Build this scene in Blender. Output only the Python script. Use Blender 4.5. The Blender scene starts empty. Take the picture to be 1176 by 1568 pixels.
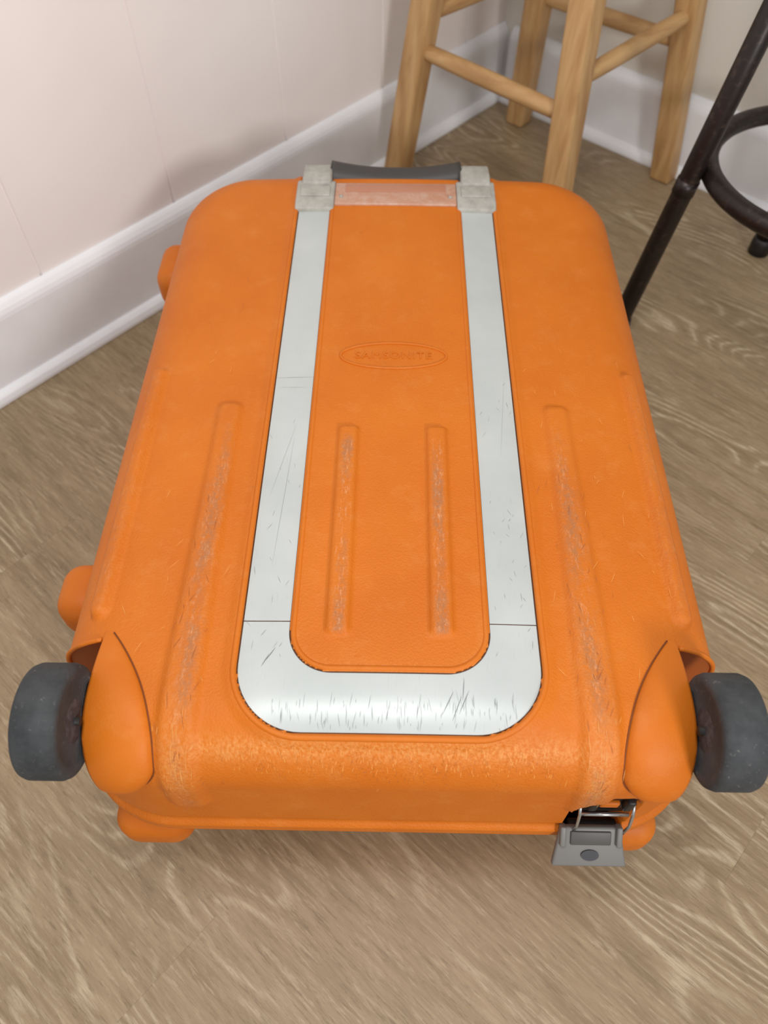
import bpy, bmesh, math, random
import numpy as np
from mathutils import Vector, Matrix
random.seed(7); rng=np.random.default_rng(5)
S=bpy.context.scene
S.view_settings.view_transform='Standard'
COL=S.collection

# ------------------------------------------------------------ materials
def srgb(r,g,b):
    f=lambda c:(c/255/12.92) if c/255<=.04045 else ((c/255+.055)/1.055)**2.4
    return (f(r),f(g),f(b),1)
def mat(name,col=(.5,.5,.5,1),rough=.5,metal=0,**k):
    m=bpy.data.materials.new(name); m.use_nodes=True
    b=m.node_tree.nodes['Principled BSDF']
    b.inputs['Base Color'].default_value=col
    b.inputs['Roughness'].default_value=rough
    b.inputs['Metallic'].default_value=metal
    for kk,v in k.items(): b.inputs[kk.replace('_',' ')].default_value=v
    return m
class NT:
    def __init__(s,m): s.m=m; s.t=m.node_tree; s.b=s.t.nodes['Principled BSDF']
    def n(s,ty,ins={},**props):
        nd=s.t.nodes.new(ty)
        for k,v in props.items(): setattr(nd,k,v)
        for k,v in ins.items():
            if isinstance(v,bpy.types.NodeSocket): s.t.links.new(v,nd.inputs[k])
            else: nd.inputs[k].default_value=v
        return nd
    def math(s,op,a,b=0.0,c=0.0):
        return s.n('ShaderNodeMath',{0:a,1:b,2:c},operation=op).outputs[0]
    def noise(s,vec,scale,detail=3,rough=.5,dist=0):
        return s.n('ShaderNodeTexNoise',{'Vector':vec,'Scale':scale,'Detail':detail,'Roughness':rough,'Distortion':dist}).outputs[0]
    def mapping(s,vec,scale=(1,1,1),rot=(0,0,0),loc=(0,0,0)):
        return s.n('ShaderNodeMapping',{'Vector':vec,'Scale':scale,'Rotation':rot,'Location':loc}).outputs[0]
    def mix(s,f,a,b,bt='MIX'):
        nd=s.t.nodes.new('ShaderNodeMix'); nd.data_type='RGBA'; nd.blend_type=bt
        for i,v in ((0,f),(6,a),(7,b)):
            if isinstance(v,bpy.types.NodeSocket): s.t.links.new(v,nd.inputs[i])
            else: nd.inputs[i].default_value=v
        return nd.outputs[2]
    def ramp(s,f,stops):
        nd=s.n('ShaderNodeValToRGB',{0:f}); e=nd.color_ramp.elements
        while len(e)<len(stops): e.new(.5)
        for x,(p,c) in zip(e,stops): x.position=p; x.color=c
        return nd.outputs[0]
    def mr(s,v,a,b,c=0.,d=1.):
        return s.n('ShaderNodeMapRange',{0:v,1:a,2:b,3:c,4:d}).outputs[0]
    def bump(s,h,strength,dist=.001):
        nd=s.n('ShaderNodeBump',{'Height':h,'Strength':strength,'Distance':dist}); s.t.links.new(nd.outputs[0],s.b.inputs['Normal'])
    def base(s,c): s.t.links.new(c,s.b.inputs['Base Color'])
    def obj(s): return s.n('ShaderNodeTexCoord').outputs['Object']

def orange_mat(name,wear=True):
    m=mat(name,srgb(203,110,20),.55); t=NT(m); o=t.obj()
    big=t.noise(o,9,4,.6)
    c=t.mix(t.mr(big,.35,.7),srgb(198,103,15),srgb(206,112,23))
    dust=t.noise(o,38,7,.75)
    c=t.mix(t.mr(dust,.52,.80,0,.28),c,srgb(216,146,78))
    if wear:
        fine=t.noise(o,420,4,.7)
        c=t.mix(t.mr(fine,.62,.80,0,.20),c,srgb(224,158,92))
        at=t.n('ShaderNodeAttribute',attribute_name='wear').outputs['Fac']
        sp=t.noise(t.mapping(o,(330,170,330)),1,6,.8)
        sp0=t.noise(t.mapping(o,(26,9,30)),1,3,.6)
        f=t.mr(t.math('MULTIPLY',at,t.math('MULTIPLY',t.mr(sp,.34,.62),t.mr(sp0,.36,.56,.15,1.))),.06,.68)
        f=t.math('MULTIPLY',f,.66)
        c=t.mix(f,c,srgb(154,110,78))
        sp3=t.noise(t.mapping(o,(420,110,420),loc=(3,1,2)),1,5,.8)
        f3=t.math('MULTIPLY',t.math('MULTIPLY',at,t.mr(sp3,.53,.67)),.55)
        c=t.mix(f3,c,srgb(226,170,128))
        at2=t.n('ShaderNodeAttribute',attribute_name='rub').outputs['Fac']
        sp2=t.noise(t.mapping(o,(420,110,420)),1,5,.75)
        f2=t.math('MULTIPLY',t.math('MULTIPLY',at2,t.mr(sp2,.40,.70)),.65)
        c=t.mix(f2,c,srgb(232,172,104))
        d=t.noise(t.mapping(o,(90,22,60),(0,0,.3)),1,5,.7)
        c=t.mix(t.mr(d,.66,.80,0,.5),c,srgb(140,76,36))
    t.base(c)
    g=t.n('ShaderNodeTexVoronoi',{'Vector':o,'Scale':560.0}).outputs['Distance']
    t.bump(g,.36 if wear else .12,.0008)
    m.node_tree.nodes['Principled BSDF'].inputs['Specular IOR Level'].default_value=.33
    return m
M_or=orange_mat('orange_polypropylene'); M_or2=orange_mat('orange_trim_plastic',False)

M_strip=mat('silver_painted_strip',srgb(206,212,210),.42,.2); t=NT(M_strip); o=t.obj()
sc=t.noise(t.mapping(o,(700,45,100),(0,0,.05)),1,5,.75)
cl=t.noise(o,14,3)
c=t.mix(t.mr(cl,.3,.7),srgb(184,190,189),srgb(196,201,200))
c=t.mix(t.mr(sc,.60,.78,0,.4),c,srgb(128,131,130))
fs_=t.noise(t.mapping(o,(160,900,100),(0,0,.6)),1,4,.75)
c=t.mix(t.mr(fs_,.66,.76,0,.3),c,srgb(130,132,132))
t.base(c); t.bump(sc,.08,.0005)
M_gap=mat('dark_gap',srgb(80,44,18),.7)
M_seam=mat('fender_seam',srgb(120,60,20),.7)
M_scr=mat('dark_scratch',srgb(104,104,104),.6)
M_scr2=mat('pale_scratch',srgb(226,158,84),.6)
M_scr3=mat('umber_scratch',srgb(150,82,38),.7)
M_gray=mat('bracket_gray_plastic',srgb(176,172,164),.5); t=NT(M_gray); o=t.obj()
t.base(t.mix(t.mr(t.noise(o,60,5,.7),.4,.75),srgb(172,170,162),srgb(140,136,128)))
M_lever=mat('latch_gray_plastic',srgb(112,110,107),.5)
M_dark=mat('handle_dark_rubber',srgb(60,57,55),.5)
M_black=mat('mechanism_black',srgb(26,24,23),.5)
M_steel=mat('steel_wire',srgb(190,190,190),.25,.9)
M_clear=mat('pink_clear_label_window',srgb(196,146,122),.3); t=NT(M_clear); o=t.obj()
t.base(t.mix(t.mr(t.noise(o,90,4,.7),.4,.7),srgb(184,134,108),srgb(194,160,142)))
M_tyre=mat('tyre_rubber',srgb(50,51,53),.85); t=NT(M_tyre); o=t.obj()
vz=t.noise(o,230,5,.7)
c=t.mix(t.mr(t.noise(o,30,4,.7),.35,.65),srgb(46,48,50),srgb(66,68,70))
t.base(t.mix(t.mr(vz,.62,.70,0,.7),c,srgb(116,114,112))); t.bump(t.noise(o,260,4,.7),.5,.0014)
M_hub=mat('hub_plastic',srgb(70,70,76),.65); t=NT(M_hub); o=t.obj()
t.base(t.mix(t.mr(t.noise(o,160,5,.7),.45,.65),srgb(48,49,54),srgb(76,77,82)))

def wood_mat(name,sc3):
    m=mat(name,srgb(190,150,100),.5); t=NT(m); o=t.obj()
    g=t.noise(t.mapping(o,sc3),1,4,.6,.6)
    c=t.ramp(g,[(.25,srgb(158,116,72)),(.5,srgb(190,150,100)),(.75,srgb(208,172,122))])
    t.base(c); return m
M_wood=wood_mat('pine_wood',(55,55,3.5)); M_wood_r=wood_mat('pine_wood_turned',(9,9,60))
M_metal=mat('brown_black_metal',srgb(40,31,28),.4,.3); t=NT(M_metal); t.base(t.mix(t.mr(t.noise(t.obj(),120,4),.55,.75),srgb(36,28,26),srgb(66,52,46)))

# room frame
TH=math.radians(.948)
def W(x,y): return (x*math.cos(TH)-y*math.sin(TH), x*math.sin(TH)+y*math.cos(TH))
K=Vector(W(.246,1.672)); 
d1=Vector(W(-.6757,-.7372)); d2=Vector(W(.7372,-.6757))
ang2=math.atan2(d2.y,d2.x)

M_floor=mat('oak_vinyl_floor',srgb(150,128,98),.5); t=NT(M_floor)
geo=t.n('ShaderNodeNewGeometry').outputs['Position']
rot=t.n('ShaderNodeVectorRotate',{'Vector':geo,'Angle':-ang2},rotation_type='Z_AXIS').outputs[0]
sep=t.n('ShaderNodeSeparateXYZ',{0:rot}); X=sep.outputs[0]; Y=sep.outputs[1]
PW=.182
yi=t.math('FLOOR',t.math('DIVIDE',t.math('ADD',Y,.03),PW))
r1=t.n('ShaderNodeTexWhiteNoise',{'W':yi},noise_dimensions='1D').outputs[0]
xo=t.math('ADD',X,t.math('MULTIPLY',r1,1.2))
xi=t.math('FLOOR',t.math('DIVIDE',xo,1.22))
pid=t.math('ADD',t.math('MULTIPLY',yi,7.3),t.math('MULTIPLY',xi,3.1))
r2=t.n('ShaderNodeTexWhiteNoise',{'W':pid},noise_dimensions='1D').outputs[0]
vec=t.n('ShaderNodeCombineXYZ',{0:X,1:Y,2:t.math('MULTIPLY',r2,30.)}).outputs[0]
wob=t.noise(t.mapping(vec,(34,80,1)),1,5,.7)
low=t.noise(t.mapping(vec,(2.5,9.5,1)),1,1.0,.3,.1)
low=t.math('ADD',low,t.math('MULTIPLY',wob,.020))
ring=t.math('SINE',t.math('MULTIPLY',low,150.))
lowb=t.noise(t.mapping(vec,(3.6,8,1)),1,2,.5)
fib=t.noise(t.mapping(vec,(18,230,1)),1,5,.75)
mask=t.mr(lowb,.46,.60)
ringm=t.math('MULTIPLY',t.mr(ring,.35,1.0),mask)
ringm=t.math('MULTIPLY',ringm,t.mr(fib,.38,.58,.12,1.))
fib2=t.noise(t.mapping(vec,(5,45,1)),1,5,.7)
fib3=t.noise(t.mapping(vec,(26,210,1),loc=(5,3,1)),1,4,.75)
pore=t.noise(t.mapping(vec,(36,280,1),loc=(1,8,1)),1,4,.75)
c=t.ramp(fib2,[(.3,srgb(122,102,75)),(.5,srgb(141,120,91)),(.7,srgb(158,137,107))])
c=t.mix(t.mr(fib,.42,.66,0,.55),c,srgb(170,150,119))
c=t.mix(t.mr(fib3,.54,.66,0,.5),c,srgb(188,170,140))
c=t.mix(t.math('MULTIPLY',ringm,.68),c,srgb(204,189,161))
c=t.mix(t.math('MULTIPLY',t.math('MULTIPLY',t.mr(ring,-.4,-1.),mask),.25),c,srgb(110,90,65))
c=t.mix(t.mr(pore,.55,.66,0,.5),c,srgb(102,83,60))
c=t.mix(t.mr(r2,0,1,0,.15),c,srgb(128,109,83))
fy=t.math('FRACT',t.math('DIVIDE',t.math('ADD',Y,.03),PW)); fx=t.math('FRACT',t.math('DIVIDE',xo,1.22))
seam=t.math('MAXIMUM',t.math('LESS_THAN',fy,.005),t.math('LESS_THAN',fx,.0008))
c=t.mix(t.math('MULTIPLY',seam,.2),c,srgb(90,72,52))
t.base(c); t.bump(t.math('ADD',fib,t.math('MULTIPLY',ring,.1)),.15,.001)

M_wall=mat('painted_panel_wall',srgb(238,233,228),.6); t=NT(M_wall); o=t.obj()
t.base(t.mix(t.mr(t.noise(o,5,3),.3,.7),srgb(244,239,237),srgb(240,233,231))); t.bump(t.noise(o,60,4),.05,.002)
M_wall2=mat('painted_wall_beige',srgb(222,216,204),.65); t=NT(M_wall2); t.base(t.mix(t.mr(t.noise(t.obj(),6,3),.3,.7),srgb(229,226,219),srgb(223,219,210)))
M_base=mat('white_trim_paint',srgb(240,240,240),.4)
t=NT(M_base); t.base(t.mix(t.mr(t.noise(t.obj(),12,4),.4,.8),srgb(240,242,246),srgb(230,231,235)))

# ------------------------------------------------------------ helpers
def add_mesh(name,verts,faces,m,parent=None,smooth=True,mods=()):
    me=bpy.data.meshes.new(name); me.from_pydata([tuple(v) for v in verts],[],[tuple(f) for f in faces]); me.update()
    if smooth: me.polygons.foreach_set('use_smooth',[True]*len(me.polygons))
    me.materials.append(m)
    ob=bpy.data.objects.new(name,me); COL.objects.link(ob)
    if parent: ob.parent=parent
    return ob
def empty(name,loc=(0,0,0)):
    e=bpy.data.objects.new(name,None); COL.objects.link(e); e.empty_display_size=.05; e.location=loc; return e
def fix_normals(ob):
    bm=bmesh.new(); bm.from_mesh(ob.data); bmesh.ops.recalc_face_normals(bm,faces=bm.faces); bm.to_mesh(ob.data); bm.free()
def bevel(ob,w,seg=3,ang=30):
    b=ob.modifiers.new('bevel','BEVEL'); b.width=w; b.segments=seg; b.limit_method='ANGLE'; b.angle_limit=math.radians(ang)
    return ob
def box(name,c,s,m,parent=None,bw=.002,rot=None,seg=3,taper=None):
    V=[];sx,sy,sz=[q/2 for q in s]
    for z in (-1,1):
        for x,y in ((-1,-1),(1,-1),(1,1),(-1,1)):
            k=1.0
            if taper and z==taper[0]: k=taper[1]
            v=Vector((x*sx*k,y*sy,z*sz))
            if rot: v=rot@v
            V.append(v+Vector(c))
    F=[(0,3,2,1),(4,5,6,7),(0,1,5,4),(1,2,6,5),(2,3,7,6),(3,0,4,7)]
    ob=add_mesh(name,V,F,m,parent); 
    if bw: bevel(ob,bw,seg)
    return ob
def tube(name,pts,r,m,parent=None,closed=False,n=12,flat=1.0,cap=True):
    pts=[Vector(p) for p in pts]; N=len(pts); V=[];F=[]
    rs=r if hasattr(r,'__len__') else [r]*N
    up=None
    for i,p in enumerate(pts):
        if closed: tg=pts[(i+1)%N]-pts[i-1]
        else: tg=pts[min(i+1,N-1)]-pts[max(i-1,0)]
        tg.normalize()
        if up is None:
            up=Vector((0,0,1)) if abs(tg.z)<.9 else Vector((1,0,0))
        up=(up-tg*up.dot(tg)).normalized(); sd=tg.cross(up)
        for k in range(n):
            a=2*math.pi*k/n; V.append(p+sd*math.cos(a)*rs[i]+up*math.sin(a)*rs[i]*flat)
    rng_=N if closed else N-1
    for i in range(rng_):
        for k in range(n):
            a=i*n+k;b=i*n+(k+1)%n;c_=((i+1)%N)*n+(k+1)%n;d=((i+1)%N)*n+k
            F.append((a,b,c_,d))
    if not closed and cap: F+= [tuple(range(n))[::-1],tuple((N-1)*n+k for k in range(n))]
    ob=add_mesh(name,V,F,m,parent); fix_normals(ob); return ob
def lathe_x(name,prof,c,m,parent=None,n=64):
    V=[];F=[]
    for x,r in prof:
        for k in range(n):
            a=2*math.pi*k/n; V.append((c[0]+x,c[1]+r*math.cos(a),c[2]+r*math.sin(a)))
    P_=len(prof)
    for i in range(P_-1):
        for k in range(n): F.append((i*n+k,i*n+(k+1)%n,(i+1)*n+(k+1)%n,(i+1)*n+k))
    F+=[tuple(range(n)),tuple((P_-1)*n+k for k in range(n))]
    ob=add_mesh(name,V,F,m,parent); fix_normals(ob)
    return ob

# ------------------------------------------------------------ suitcase
case=empty('suitcase',(0,0,0))
YC=.549
class Sh:
    def __init__(s,cx,cy,rc,R,z0,sgn,zs,thm=87):
        s.cx,s.cy,s.rc,s.R,s.z0,s.sgn=cx,cy,rc,R,z0,sgn
        s.th=math.radians(thm); s.da=R*s.th
        h=abs(z0-zs)-R*(1-math.cos(s.th)); s.dmax=s.da+h/math.sin(s.th)
    def dist(s,a,b):
        px=np.abs(a)-s.cx+s.rc; py=np.abs(b-YC)-s.cy+s.rc
        mx=np.maximum(px,0);my=np.maximum(py,0); L=np.hypot(mx,my)
        return L+np.minimum(np.maximum(px,py),0)-s.rc,mx,my,L
    def map(s,a,b,h=0.):
        a=np.asarray(a,float); b=np.asarray(b,float)
        d,mx,my,L=s.dist(a,b); LL=np.where(L<1e-9,1,L)
        nx=np.sign(a)*mx/LL; ny=np.sign(b-YC)*my/LL
        dp=np.maximum(d,0); bx=a-nx*dp; by=b-ny*dp
        dc=np.minimum(dp,s.dmax); th=np.minimum(dc/s.R,s.th)
        ex=np.maximum(dc-s.da,0)
        f=s.R*np.sin(th)+ex*math.cos(s.th); dz=s.R*(1-np.cos(th))+ex*math.sin(s.th)
        nh=np.sin(th); nz=np.cos(th)
        X=bx+nx*(f+h*nh); Y_=by+ny*(f+h*nh)
        Z=s.z0-s.sgn*(dz-h*nz) - s.sgn*.009*(X/.27)**2*nz
        return np.stack([X,Y_,Z],-1)
U=Sh(.213,.331,.035,.055,.300,1,.152)
Lo=Sh(.179,.297,.004,.075,.006,-1,.1515,78)
def P(a,b,h=0.): return Vector(U.map(a,b,h).tolist())
def sstep(x,a,b):
    q=np.clip((x-a)/(b-a),0,1); return q*q*(3-2*q)
def sdrb(a,b,cx,cy,hx,hy,r):
    qx=np.abs(a-cx)-hx+r; qy=np.abs(b-cy)-hy+r
    return np.hypot(np.maximum(qx,0),np.maximum(qy,0))+np.minimum(np.maximum(qx,qy),0)-r
SO=(.1166,.190,.052); SI=(.078,.2364,.034)
def d_out(a,b): return sdrb(a,b,0,(SO[1]+2)/2,SO[0],(2-SO[1])/2,SO[2])
def d_in(a,b): return sdrb(a,b,0,(SI[1]+2)/2,SI[0],(2-SI[1])/2,SI[2])
def feat(a,b):
    h=np.zeros_like(a); wear=np.zeros_like(a)
    do=d_out(a,b); di=d_in(a,b)
    h+=np.where(do>0,.0026*(1-sstep(do,.004,.014)),0)
    h+=np.where((do<=0)&(di>0),-.0008,0)
    h+=np.where(di<=0,.0024,0)
    for sx in (-1,1):
        d=sdrb(a,b,sx*.041,.374,.0108,.108,.005); rb=1-sstep(d,-.0035,.0)
        h+=.0046*rb; wear=np.maximum(wear,rb*(1-sstep(np.abs(a-sx*.041),.002,.008))*sstep(.475-b,0,.02))
        d=sdrb(a,b,sx*.157,.305,.0125+.003*np.clip((.45-b)/.2,0,1),.21,.009); rb=1-sstep(d,-.006,.003)
        h+=.0042*rb; wear=np.maximum(wear,rb*(.25+.65*np.exp(-((a-sx*.155)/.006)**2))*sstep(.52-b,0,.10)*.95)
        d=sdrb(a,b,sx*.237,.425,.009,.142,.009); rb=1-sstep(d,-.0055,.002)
        h+=.0070*rb; wear=np.maximum(wear,rb*.30)
    rub=np.exp(-((b-.178)/.010)**2)*(1-sstep(np.abs(a),.12,.19))
    rub=np.maximum(rub,.7*np.exp(-((b-.16)/.04)**2)*np.exp(-((np.abs(a)-.157)/.014)**2))
    rub=np.maximum(rub,.4*np.exp(-(di/.006)**2)*(b<.27))
    d=sdrb(a,b,0,.970,.076,.075,.008); h-=.024*(1-sstep(d,-.004,.001))
    bs=YC-U.cy-U.dmax
    d=sdrb(a,b,.183,bs+.02,.036,.064,.024); h-=.022*(1-sstep(d,-.003,.001))
    dd=U.dist(a,b)[0]
    h+=.0035*sstep(dd,U.dmax-.014,U.dmax-.010)
    h-=.0015*np.exp(-((dd-(U.dmax-.017))/.003)**2)
    return h,wear,rub

def grid_shell(sh,step,feats,name,m):
    mxa=sh.cx+sh.dmax+step; mya=sh.cy+sh.dmax+step
    na=int(mxa/step)+1; nb=int(mya/step)+1
    aa=np.arange(-na,na+1)*step; bb=np.arange(-nb,nb+1)*step+YC
    A,B=np.meshgrid(aa,bb,indexing='ij'); sh_=A.shape
    A=A.ravel();B=B.ravel()
    D=sh.dist(A,B)[0]
    if feats: h,w,r=feat(A,B)
    else: h=np.zeros_like(A);w=r=h
    Pn=sh.map(A,B,h)
    idx=np.arange(A.size).reshape(sh_)
    q=np.stack([idx[:-1,:-1],idx[1:,:-1],idx[1:,1:],idx[:-1,1:]],-1).reshape(-1,4)
    keep=(D[q]<sh.dmax).any(1); q=q[keep]
    used=np.unique(q); re=-np.ones(A.size,int); re[used]=np.arange(used.size)
    me=bpy.data.meshes.new(name); me.from_pydata(Pn[used].tolist(),[],re[q].tolist()); me.update()
    if feats:
        for nm,arr in (('wear',w),('rub',r)):
            at=me.attributes.new(nm,'FLOAT','POINT'); at.data.foreach_set('value',arr[used].astype(np.float32))
    me.materials.append(m)
    ob=bpy.data.objects.new(name,me); COL.objects.link(ob); ob.parent=case
    return ob
up=grid_shell(U,.0020,True,'upper_shell',M_or)
lo=grid_shell(Lo,.008,False,'lower_shell',M_or2)
for p in lo.data.polygons: p.use_smooth=True
fix_normals(lo)

WX,WY,WZ=.2265,.264,.198
bm=bmesh.new(); bm.from_mesh(up.data)
for co,no in (((WX,0,0),(1,0,0)),((-WX,0,0),(1,0,0)),((0,WY,0),(0,1,0)),((0,0,WZ),(0,0,1))):
    fs=[f for f in bm.faces if min(v.co.y for v in f.verts)<WY+.004 and max(abs(v.co.x) for v in f.verts)>WX-.004]
    es=set(e for f in fs for e in f.edges); vs=set(v for f in fs for v in f.verts)
    bmesh.ops.bisect_plane(bm,geom=list(vs)+list(es)+fs,plane_co=co,plane_no=no,dist=1e-6)
dl=[]
for f in bm.faces:
    c=f.calc_center_median()
    if abs(c.x)>WX and c.y<WY and c.z>WZ: dl.append(f)
bmesh.ops.delete(bm,geom=dl,context='FACES')
for f in bm.faces: f.smooth=True
bm.verts.ensure_lookup_table()
hv={}
for sx in (-1,1):
    ptsX=[];ptsY=[];ptsZ=[]
    for v in bm.verts:
        c=v.co
        if c.x*sx<WX-2e-5 or c.y>WY+2e-5 or c.z<WZ-2e-5: continue
        if abs(c.x*sx-WX)<3e-5: ptsX.append(c.copy())
        if abs(c.y-WY)<3e-5: ptsY.append(c.copy())
        if abs(c.z-WZ)<3e-5: ptsZ.append(c.copy())
    cor=Vector((sx*WX,WY,WZ))
    def srt(l,ax1,ax2): return sorted(l,key=lambda v:math.atan2(v[ax2]-cor[ax2],(v[ax1]-cor[ax1])*(sx if ax1==0 else -1)))
    hv[sx]=(srt(ptsX,1,2),srt(ptsY,0,2),sorted(ptsZ,key=lambda v:math.atan2(-(v.y-WY),(v.x-sx*WX)*sx)),cor)
bm.to_mesh(up.data); bm.free()
sol=up.modifiers.new('thick','SOLIDIFY'); sol.thickness=.0022; sol.offset=-1
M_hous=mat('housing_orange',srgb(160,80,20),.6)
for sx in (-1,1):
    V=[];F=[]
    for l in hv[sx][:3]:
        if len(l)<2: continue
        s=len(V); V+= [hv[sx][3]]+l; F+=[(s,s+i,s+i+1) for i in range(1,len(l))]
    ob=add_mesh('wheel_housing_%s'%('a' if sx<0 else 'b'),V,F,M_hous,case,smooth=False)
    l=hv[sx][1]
    if len(l)>3: tube('housing_lip_%s'%('a' if sx<0 else 'b'),l[::2],.0022,M_or2,case,n=8)

def U_pts(S_,y0,n_arc=16,n_b=24):
    hx,yb,r=S_; out=[]
    out.append((-hx,y0))
    for i in range(1,7): out.append((-hx,y0+(yb+r-y0)*i/7))
    for i in range(n_arc+1):
        a=math.pi+ (math.pi/2)*i/n_arc; out.append((-hx+r+r*math.cos(a),yb+r+r*math.sin(a)))
    for i in range(1,n_b):
        out.append((-(hx-r)+2*(hx-r)*i/n_b,yb))
    for i in range(n_arc+1):
        a=1.5*math.pi+(math.pi/2)*i/n_arc; out.append((hx-r+r*math.cos(a),yb+r+r*math.sin(a)))
    for i in range(1,7): out.append((hx,yb+r+(y0-yb-r)*i/7))
    out.append((hx,y0))
    return out
JY=.2785
def strip_mesh(name,outer,inner,h):
    n=len(outer);K_=8;V=[];F=[]
    for (ox,oy),(ix,iy) in zip(outer,inner):
        for k in range(K_+1):
            w=k/K_; V.append(P(ox+(ix-ox)*w,oy+(iy-oy)*w,h))
    for i in range(n-1):
        for k in range(K_):
            a=i*(K_+1)+k; F.append((a,a+1,a+K_+2,a+K_+1))
    ob=add_mesh(name,V,F,M_strip,case); fix_normals(ob)
    if ob.data.polygons[0].normal.z<0: ob.data.flip_normals()
    me=ob.data
    bm=bmesh.new(); bm.from_mesh(me)
    be=[e for e in bm.edges if e.is_boundary]
    r=bmesh.ops.extrude_edge_only(bm,edges=be)
    for g_ in r['geom']:
        if isinstance(g_,bmesh.types.BMVert): g_.co.z-=.0016
    for e in be: e.smooth=False
    bm.to_mesh(me); bm.free()
    return ob
g=.0008
So=(SO[0]-g,SO[1]+g,SO[2]-g); Si=(SI[0]+g,SI[1]-g,SI[2]+g)
strip_mesh('strip_front_bend',U_pts(So,JY-.0004),U_pts(Si,JY-.0004),.0009)
for sx,nm in ((-1,'strip_long_a'),(1,'strip_long_b')):
    ys=np.linspace(JY+.0004,.842,30)
    strip_mesh(nm,[(sx*So[0],y) for y in ys],[(sx*Si[0],y) for y in ys],.0009)
def offs(S_,o): return (S_[0]+o,S_[1]-o,S_[2]+o)
def dense(pl,st=.004):
    out=[]
    for (x0,y0),(x1,y1) in zip(pl[:-1],pl[1:]):
        n=max(1,int(math.hypot(x1-x0,y1-y0)/st))
        for i in range(n): out.append((x0+(x1-x0)*i/n,y0+(y1-y0)*i/n))
    out.append(pl[-1]); return out
tube('strip_outer_lip',[P(x,y,.0014) for x,y in dense(U_pts(offs(SO,.0028),.842))],.0026,M_or2,case,n=12)
tube('panel_edge_lip',[P(x,y,.0012) for x,y in dense(U_pts(offs(SI,-.0026),.842))],.0024,M_or2,case,n=12)
tube('strip_gap_outer',[P(x,y,.0005) for x,y in dense(U_pts(offs(SO,-.0002),.842))],.0006,M_gap,case,n=6)
tube('strip_gap_inner',[P(x,y,.0007) for x,y in dense(U_pts(offs(SI,.0003),.842))],.0008,M_gap,case,n=6)
for sx in (-1,1):
    tube('strip_joint_line_%d'%(sx+2),[P(sx*(SI[0]+.001),JY,.0007),P(sx*.097,JY,.0007),P(sx*(SO[0]-.001),JY,.0007)],.00045,M_gap,case,n=6)

el=[P(.0535*math.cos(a),.577+.0180*math.sin(a),.0027) for a in np.linspace(0,2*math.pi,72,endpoint=False)]
tube('emblem_ring',el,.0013,M_or2,case,closed=True,n=8)
cu=bpy.data.curves.new('emblem_txt','FONT'); cu.body='SAMSONITE'; cu.size=.0132; cu.extrude=.0005; cu.align_x='CENTER'; cu.align_y='CENTER'; cu.space_character=1.15
tmp=bpy.data.objects.new('tmp_txt',cu); COL.objects.link(tmp); bpy.context.view_layer.update()
me=bpy.data.meshes.new_from_object(tmp.evaluated_get(bpy.context.evaluated_depsgraph_get())); bpy.data.objects.remove(tmp)
me.materials.clear(); me.materials.append(M_or2)
tx=bpy.data.objects.new('emblem_lettering',me); COL.objects.link(tx); tx.parent=case; tx.location=(0,.577,.3027)

def scratches(name,items,m,h):
    V=[];F=[]
    for a,b,dx,dy,L,w in items:
        n=5; nl=math.hypot(dx,dy); dx/=nl;dy/=nl; s=len(V)
        for i in range(n+1):
            q=i/n; ww=w*math.sin(math.pi*(.05+.90*q)); ca=a+dx*L*q+random.gauss(0,.00002); cb=b+dy*L*q
            V.append(P(ca-dy*ww/2,cb+dx*ww/2,h)); V.append(P(ca+dy*ww/2,cb-dx*ww/2,h))
        for i in range(n): F.append((s+2*i,s+2*i+1,s+2*i+3,s+2*i+2))
    return add_mesh(name,V,F,m,case,smooth=False)
it=[]
for i in range(130):
    a=random.choice([random.uniform(-.095,.095),random.gauss(.035,.03)])
    if abs(a)>.1: continue
    it.append((a,random.uniform(.192,.212),random.gauss(0,.12),1,random.uniform(.002,.012),random.uniform(.00012,.00024)))
for i in range(50):
    sx=random.choice([-1,1,1]); it.append((sx*random.uniform(.082,.112),random.uniform(.24,.55),random.gauss(0,.5),1,random.uniform(.002,.009),random.uniform(.00012,.00024)))
for a,b,dx,dy,L in ((.052,.205,.45,1,.02),(.040,.205,.5,1,.019),(.047,.2,.4,1,.02),(-.095,.245,.6,1,.013),(-.098,.24,.5,1,.012),(.055,.215,.1,1,.018)):
    it.append((a,b,dx,dy,L,.00045))
scratches('strip_scratches',it,M_scr,.0012)
it=[(-.0985,.33,.05,1,.14,.00024),(-.1165,.547,1,.03,.038,.0003),(-.113,.534,1,.0,.03,.0002),(-.108,.40,.2,1,.09,.00016),(.1,.45,.1,1,.1,.00018)]
scratches('strip_cracks',it,mat('crack_gray',srgb(150,149,147),.6),.0012)
it=[]
for i in range(170):
    it.append((random.uniform(-.12,.12),random.uniform(.160,.178),random.gauss(0,.2),1,random.uniform(.001,.006),random.uniform(.0002,.0004)))
for i in range(70):
    sx=random.choice([-1,1]); it.append((sx*random.gauss(.157,.006),random.uniform(.115,.20),random.gauss(0,.08),1,random.uniform(.004,.014),.00035))
for i in range(110):
    it.append((random.uniform(-.24,.24),random.uniform(.14,.6),random.gauss(.2,.5),1,random.uniform(.003,.013),.00028))
it=[q for q in it if d_out(q[0],q[1]+q[4])>.006 and d_out(q[0],q[1])>.006]
scratches('shell_pale_scratches',it,M_scr2,.0045)
it=[]
for i in range(70):
    it.append((random.uniform(-.13,.13),random.uniform(.152,.172),random.gauss(0,.2),1,random.uniform(.002,.005),.00028))
for i in range(60):
    it.append((random.choice([-1,1])*random.gauss(.157,.012),random.uniform(.12,.42),random.gauss(.1,.4),1,random.uniform(.003,.014),.0003))
it=[q for q in it if d_out(q[0],q[1]+q[4])>.006]
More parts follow.
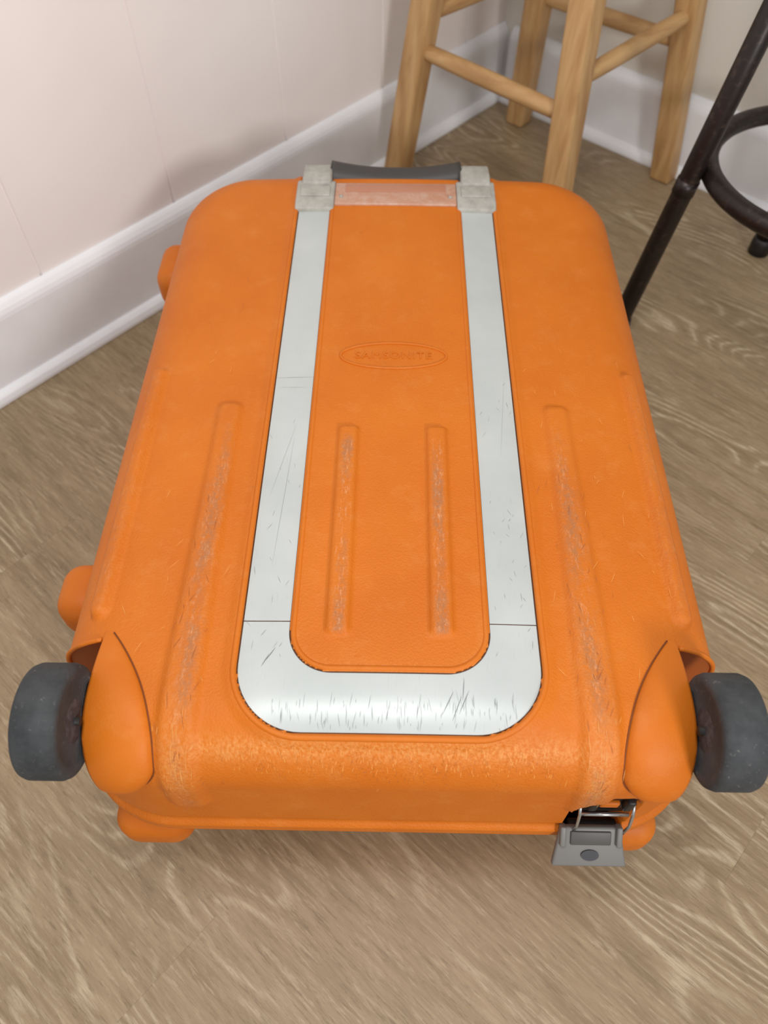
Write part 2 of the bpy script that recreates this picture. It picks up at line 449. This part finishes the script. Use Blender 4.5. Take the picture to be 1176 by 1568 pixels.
scratches('shell_dark_scratches',it,M_scr3,.0046)

FX=WX-.0005
for sx,nm in ((-1,'wheel_fender_a'),(1,'wheel_fender_b')):
    NB,NA=44,22; V=[];F=[]; b1,b0=.276,.130
    edge=[]
    for j in range(NB+1):
        q=j/NB; b=b1+(b0-b1)*q
        w=.052*(math.sin(min(q/.72,1)*math.pi/2))**.85
        if q>.78: w*=1-.5*((q-.78)/.22)**2.2
        endf=min(1,math.sin(math.pi*min(q/.9,1)/2)**.8)*(1 if q<.9 else math.sqrt(max(0,1-((q-.9)/.1)**2)))
        for i in range(NA+1):
            u=i/NA; a=FX-w*u
            prof=(1-u**2.6)**.5
            h=-.001+.0125*prof*endf
            V.append(P(sx*a,b,h))
        edge.append(P(sx*(FX-w),b,.0004))
    for j in range(NB):
        for i in range(NA):
            k=j*(NA+1)+i; F.append((k,k+1,k+NA+2,k+NA+1))
    base=len(V)
    for j in range(NB+1):
        v=V[j*(NA+1)]; V.append(Vector((v.x, max(v.y,.1665), v.z-.05)) if j<NB*.6 else Vector((v.x,v.y+.04,v.z-.01)))
    for j in range(NB): F.append((j*(NA+1),(j+1)*(NA+1),base+j+1,base+j))
    ob=add_mesh(nm,V,F,M_or2,case); fix_normals(ob)
    tube(nm+'_seam',edge[2:],.0006,M_seam,case,n=6)

for sx,nm in ((-1,'wheel_a'),(1,'wheel_b')):
    c=(sx*.2440,.195,.300); R_=.0418; w=.0162
    pr=[(-w+.002,R_*.74),(-w,R_*.80),(-w,R_*.90),(-w+.0014,R_*.965),(-w+.005,R_),(w-.005,R_),(w-.0014,R_*.965),(w,R_*.90),(w,R_*.80),(w-.002,R_*.74)]
    lathe_x(nm+'_tyre',pr,c,M_tyre,case)
    lathe_x(nm+'_hub',[(-w+.0010,.006),(-w+.0012,.012),(-w+.002,.016),(-w+.0025,R_*.76),(w-.0025,R_*.76),(w-.002,.016),(w-.0012,.012),(w-.0010,.006)],c,M_hub,case)
    lathe_x(nm+'_axle',[(-.0185,.0035),(.0155,.0035)] if sx>0 else [(-.0155,.0035),(.0185,.0035)],(c[0],c[1],c[2]),M_black,case,n=20)

def ext(name,x0,x1,prof,m,bw=.003):
    V=[(x0,y,z) for y,z in prof]+[(x1,y,z) for y,z in prof]; n=len(prof)
    F=[tuple(range(n)),tuple(range(2*n-1,n-1,-1))]+[(i,i+n,(i+1)%n+n,(i+1)%n) for i in range(n)]
    ob=add_mesh(name,V,F,m,case,smooth=True); fix_normals(ob); bevel(ob,bw,3,25); return ob
for sx,nm in ((-1,'handle_bracket_a'),(1,'handle_bracket_b')):
    xx=sx*.0975
    ext(nm+'_base',xx-.0235,xx+.0235,[(.824,.296),(.826,.3040),(.838,.3065),(.878,.3065),(.886,.302),(.915,.285),(.935,.255),(.938,.215),(.925,.205),(.88,.24),(.84,.28)],M_gray,.0025)
    ext(nm+'_arm',xx-.0175,xx+.0185,[(.868,.29),(.872,.3085),(.886,.3115),(.915,.3065),(.928,.295),(.938,.27),(.934,.24),(.92,.24),(.90,.27)],M_gray,.003)
    box(nm+'_ridge',(xx,.856,.3070),(.036,.020,.003),M_gray,case,.0013)
pts=[];rs=[]
for i in range(25):
    q=-1+2*i/24; x=q*.083
    pts.append((x,.911-.003*(1-q*q),.296-.006*(1-q*q))); rs.append(.0185+.0015*abs(q)**3)
tube('handle_grip',pts,rs,M_dark,case,n=20,flat=.72)
box('handle_back_plate',(0,.888,.284),(.150,.014,.02),M_gray,case,.003)
box('label_window',(0,.856,.3000),(.148,.044,.010),M_clear,case,.002)
box('label_window_slot',(0,.866,.3052),(.122,.016,.0012),mat('window_inner',srgb(178,122,96),.35),case,.0005)
for sx in (-1,1): lathe_x('window_rivet_%d'%(sx+2),[(-.002,.002),(.002,.002)],(sx*.066,.848,.3050),M_gray,case,n=12)

def blob(name,c,s,m,bw):
    ob=box(name,c,s,m,case,0); ss=ob.modifiers.new('b','BEVEL'); ss.width=bw; ss.segments=6; ss.limit_method='NONE'; return ob
blob('side_foot_a',(-.290,.352,.195),(.046,.060,.056),M_or2,.020)
blob('side_foot_b',(-.285,.835,.195),(.044,.078,.060),M_or2,.020)
blob('end_foot_a',(-.215,.180,.094),(.070,.046,.056),M_or2,.020)
blob('end_foot_b',(.212,.180,.094),(.070,.046,.056),M_or2,.020)
for i,(x,y) in enumerate(((-.14,.33),(.14,.33),(-.14,.78),(.14,.78))):
    box('base_pad_%d'%(i+1),(x,y,.005),(.04,.04,.010),M_black,case,.002)

# latch
box('latch_mechanism',(.179,.176,.204),(.054,.014,.060),M_black,case,.003)
box('latch_orange_tab',(.179,.1675,.206),(.016,.005,.010),M_or2,case,.002)
for dx in (-.014,.014): box('latch_hook_%d'%int(dx*1000+20),(.179+dx,.166,.212),(.007,.008,.022),M_black,case,.002)
tube('latch_bar',[(.158,.163,.190),(.198,.163,.190)],.0018,M_steel,case)
for dx in (-.0215,.0215):
    tube('latch_link_%d'%int(dx*1000+30),[(.1775+dx,.168,.208),(.1775+dx,.160,.198),(.1775+dx,.155,.182),(.1775+dx,.155,.165)],.0014,M_steel,case,n=8)
R3=Matrix.Rotation(math.radians(-46),3,'X')
lc=Vector((.1705,.1460,.156))
nrm=R3@Vector((0,-1,0)); upv=R3@Vector((0,0,1))
box('latch_lever',lc,(.063,.007,.036),M_lever,case,.0022,rot=R3,taper=(1,.80))
box('latch_lever_inset',lc+nrm*.0037+upv*.009,(.034,.003,.012),mat('lever_dark_inset',srgb(74,72,70),.5),case,.001,rot=R3)
cyl=[]
for k in range(28):
    a=2*math.pi*k/28; cyl.append(lc+nrm*.0036+R3@Vector((.0075*math.cos(a),0,-.0065+.0048*math.sin(a))))
V=cyl+[v+nrm*.0012 for v in cyl]; F=[tuple(range(28,56))]+[(i,(i+1)%28,28+(i+1)%28,28+i) for i in range(28)]
add_mesh('latch_key_cover',V,F,mat('key_dark',srgb(56,56,60),.4),case,smooth=False)
box('latch_lever_cheek_a',lc+Vector((-.0235,0,0))+nrm*.003+upv*.011,(.005,.009,.018),M_lever,case,.0015,rot=R3)
box('latch_lever_cheek_b',lc+Vector((.0235,0,0))+nrm*.003+upv*.011,(.005,.009,.018),M_lever,case,.0015,rot=R3)
box('latch_keeper',(.179,.162,.152),(.05,.012,.012),M_black,case,.002)

# ------------------------------------------------------------ room
def v3(p,z=0): return Vector((p.x,p.y,z))
fl=3.4
c0=K-d1*.12-d2*.12
V=[v3(c0),v3(c0+d1*fl),v3(c0+d1*fl+d2*fl),v3(c0+d2*fl)]
V+= [v-Vector((0,0,.05)) for v in V]
ob=add_mesh('floor',V,[(0,1,2,3),(7,6,5,4),(0,4,5,1),(1,5,6,2),(2,6,7,3),(3,7,4,0)],M_floor,smooth=False); fix_normals(ob)
def wall(name,org,dr,outn,grooves,L,m,z0=0,H=2.5,T=.08):
    prof=[(-.0,0)]
    for s in grooves:
        prof+=[(s-.0024,0),(s-.0009,.0040),(s+.0009,.0040),(s+.0024,0)]
    prof.append((L,0)); prof+=[(L,T),(0,T)]
    n=len(prof); V=[]
    for z in (z0,H):
        for s,dp in prof:
            p=org+dr*s+outn*dp; V.append((p.x,p.y,z))
    F=[tuple(range(n)),tuple(range(2*n-1,n-1,-1))]+[(i,(i+1)%n,n+(i+1)%n,n+i) for i in range(n)]
    ob=add_mesh(name,V,F,m,smooth=False); fix_normals(ob); return ob
BT=.028
oL=-d2; oR=-d1
wall('wall_left',K+oL*BT+oR*BT,d1,oL,[.125+.2405*i for i in range(12)],3.2,M_wall)
wall('wall_right',K+oR*BT+oL*(BT+.08),d2,oR,[],3.3,M_wall2)
def baseboard(name,org,dr,inn,L):
    pr=[(0,0),(.028,0),(.028,.006),(.0255,.013),(.020,.018),(.015,.019),(.015,.120),(.0142,.126),(.012,.132),(.008,.138),(.004,.142),(0,.143)]
    n=len(pr);V=[]
    for s in (0,L):
        for dp,z in pr:
            p=org+dr*s+inn*dp; V.append((p.x,p.y,z))
    F=[tuple(range(n)),tuple(range(2*n-1,n-1,-1))]+[(i,(i+1)%n,n+(i+1)%n,n+i) for i in range(n)]
    ob=add_mesh(name,V,F,M_base,smooth=False); fix_normals(ob); bevel(ob,.0015,2,20); return ob
baseboard('baseboard_left',K+oL*BT+oR*BT,d1,-oL,3.2)
baseboard('baseboard_right',K+oR*BT,d2,-oR,3.2)

# ------------------------------------------------------------ wooden stool
st=empty('wooden_stool')
feet={'L':(.020,1.35),'C':(.281,1.13),'R':(.54,1.387),'B':(.280,1.592)}
ctr=Vector((.28,1.367)); HS=.62
axis_ang=math.atan2(-.22,.261)+TH
def leg(nm):
    f=Vector(feet[nm]); 
    top=f+(ctr-f)*(.15*HS/ (ctr-f).length)
    a=W(*f); b=W(*top); return Vector((a[0],a[1],0)),Vector((b[0],b[1],HS))
Lg={k:leg(k) for k in feet}
def leg_at(k,z): a,b=Lg[k]; return a+(b-a)*(z/HS)
hw=.0205; rz=Matrix.Rotation(axis_ang,3,'Z')
for i,k in enumerate('LCRB'):
    a,b=Lg[k]; V=[]
    for p in (a,b):
        for x,y in ((-1,-1),(1,-1),(1,1),(-1,1)): V.append(p+rz@Vector((x*hw,y*hw,0)))
    ob=add_mesh('leg_%d'%(i+1),V,[(0,3,2,1),(4,5,6,7),(0,1,5,4),(1,2,6,5),(2,3,7,6),(3,0,4,7)],M_wood,st); bevel(ob,.006,4)
def rung(nm,k1,z1,k2,z2,r=.0135):
    a=leg_at(k1,z1); b=leg_at(k2,z2); n=14; pts=[];rs=[]
    for i in range(n+1):
        q=i/n; pts.append(a+(b-a)*q); rs.append(r*(.82+.18*math.sin(math.pi*q)**.5))
    tube(nm,pts,rs,M_wood_r,st,n=18)
rung('rung_1','L',.250,'C',.236); rung('rung_2','B',.250,'R',.245)
rung('rung_3','C',.283,'R',.288); rung('rung_4','L',.300,'B',.300)
rung('rung_5','L',.47,'C',.47); rung('rung_6','B',.47,'R',.47)
cw=W(ctr.x,ctr.y); prof=[(0,.0),(.155,0),(.168,.006),(.172,.016),(.168,.026),(.155,.033),(.10,.031),(0,.028)]
V=[];n=48
for r,z in prof:
    for k in range(n):
        a=2*math.pi*k/n; V.append((cw[0]+max(r,.001)*math.cos(a),cw[1]+max(r,.001)*math.sin(a),HS-.004+z))
F=[(i*n+k,i*n+(k+1)%n,(i+1)*n+(k+1)%n,(i+1)*n+k) for i in range(len(prof)-1) for k in range(n)]
ob=add_mesh('seat',V,F,M_wood,st); fix_normals(ob)

# ------------------------------------------------------------ metal tripod stool
ms=empty('metal_stool')
mc=Vector((.577,.969)); MF=[(.37,.947),(.66,1.157),(.70,.80)]; MH=.66
for i,f in enumerate(MF):
    f=Vector(f); dr=(mc-f).normalized()
    if i==0: topc=(.370+.0675/.43*MH,.947+.022/.43*MH)
    else: tt=f+dr*.11; topc=(tt.x,tt.y)
    a=W(*f);b=W(*topc)
    A=Vector((a[0],a[1],.008));B_=Vector((b[0],b[1],MH))
    tube('leg_%d'%(i+1),[A,A.lerp(B_,.5),B_],.0142,M_metal,ms,n=20)
    tube('foot_cap_%d'%(i+1),[Vector((a[0],a[1],0)),A+(B_-A)*.02,A+(B_-A)*.04],[.018,.018,.016],M_black,ms,n=20)
    cl=A.lerp(B_,.355); tube('joint_collar_%d'%(i+1),[cl,A.lerp(B_,.385)],.0154,M_metal,ms,n=20)
w=W(mc.x+.020,mc.y-.012)
tube('foot_ring',[(w[0]+.160*math.cos(a),w[1]+.160*math.sin(a),.266) for a in np.linspace(0,2*math.pi,64,endpoint=False)],.0132,M_metal,ms,closed=True,n=14)
prof=[(.001,0),(.14,0),(.155,.01),(.158,.03),(.15,.045),(.12,.052),(.001,.054)]
V=[];n=48
for r,z in prof:
    for k in range(n):
        a=2*math.pi*k/n; V.append((w[0]+r*math.cos(a),w[1]+r*math.sin(a),MH-.006+z))
F=[(i*n+k,i*n+(k+1)%n,(i+1)*n+(k+1)%n,(i+1)*n+k) for i in range(len(prof)-1) for k in range(n)]
ob=add_mesh('seat',V,F,M_black,ms); fix_normals(ob)

# ------------------------------------------------------------ lights
wd=bpy.data.worlds.new('world'); S.world=wd; wd.use_nodes=True
wd.node_tree.nodes['Background'].inputs[0].default_value=(.95,.98,1,1)
wd.node_tree.nodes['Background'].inputs[1].default_value=.57
def area(name,loc,tgt,size,pw,col=(1,1,1)):
    l=bpy.data.lights.new(name,'AREA'); l.size=size; l.energy=pw; l.color=col
    o=bpy.data.objects.new(name,l); COL.objects.link(o); o.location=loc
    o.rotation_euler=(Vector(tgt)-Vector(loc)).to_track_quat('-Z','Y').to_euler(); return o
area('ceiling_light',(-.10,.18,1.75),(-.02,.30,0),.45,10.4,(1,.98,.95))
area('room_lamp',(.75,-1.1,1.15),(-.5,1.1,.5),.28,18,(1,.96,.93))

cam=bpy.data.cameras.new('camera'); co=bpy.data.objects.new('camera',cam); COL.objects.link(co)
cam.sensor_fit='VERTICAL'; cam.sensor_height=36; cam.lens=1180/1568*36; cam.clip_start=.02
co.location=(0,0,.85); co.rotation_euler=(math.radians(90-54.96),0,TH)
cam.dof.use_dof=True; cam.dof.focus_distance=.67; cam.dof.aperture_fstop=5.6
S.camera=co
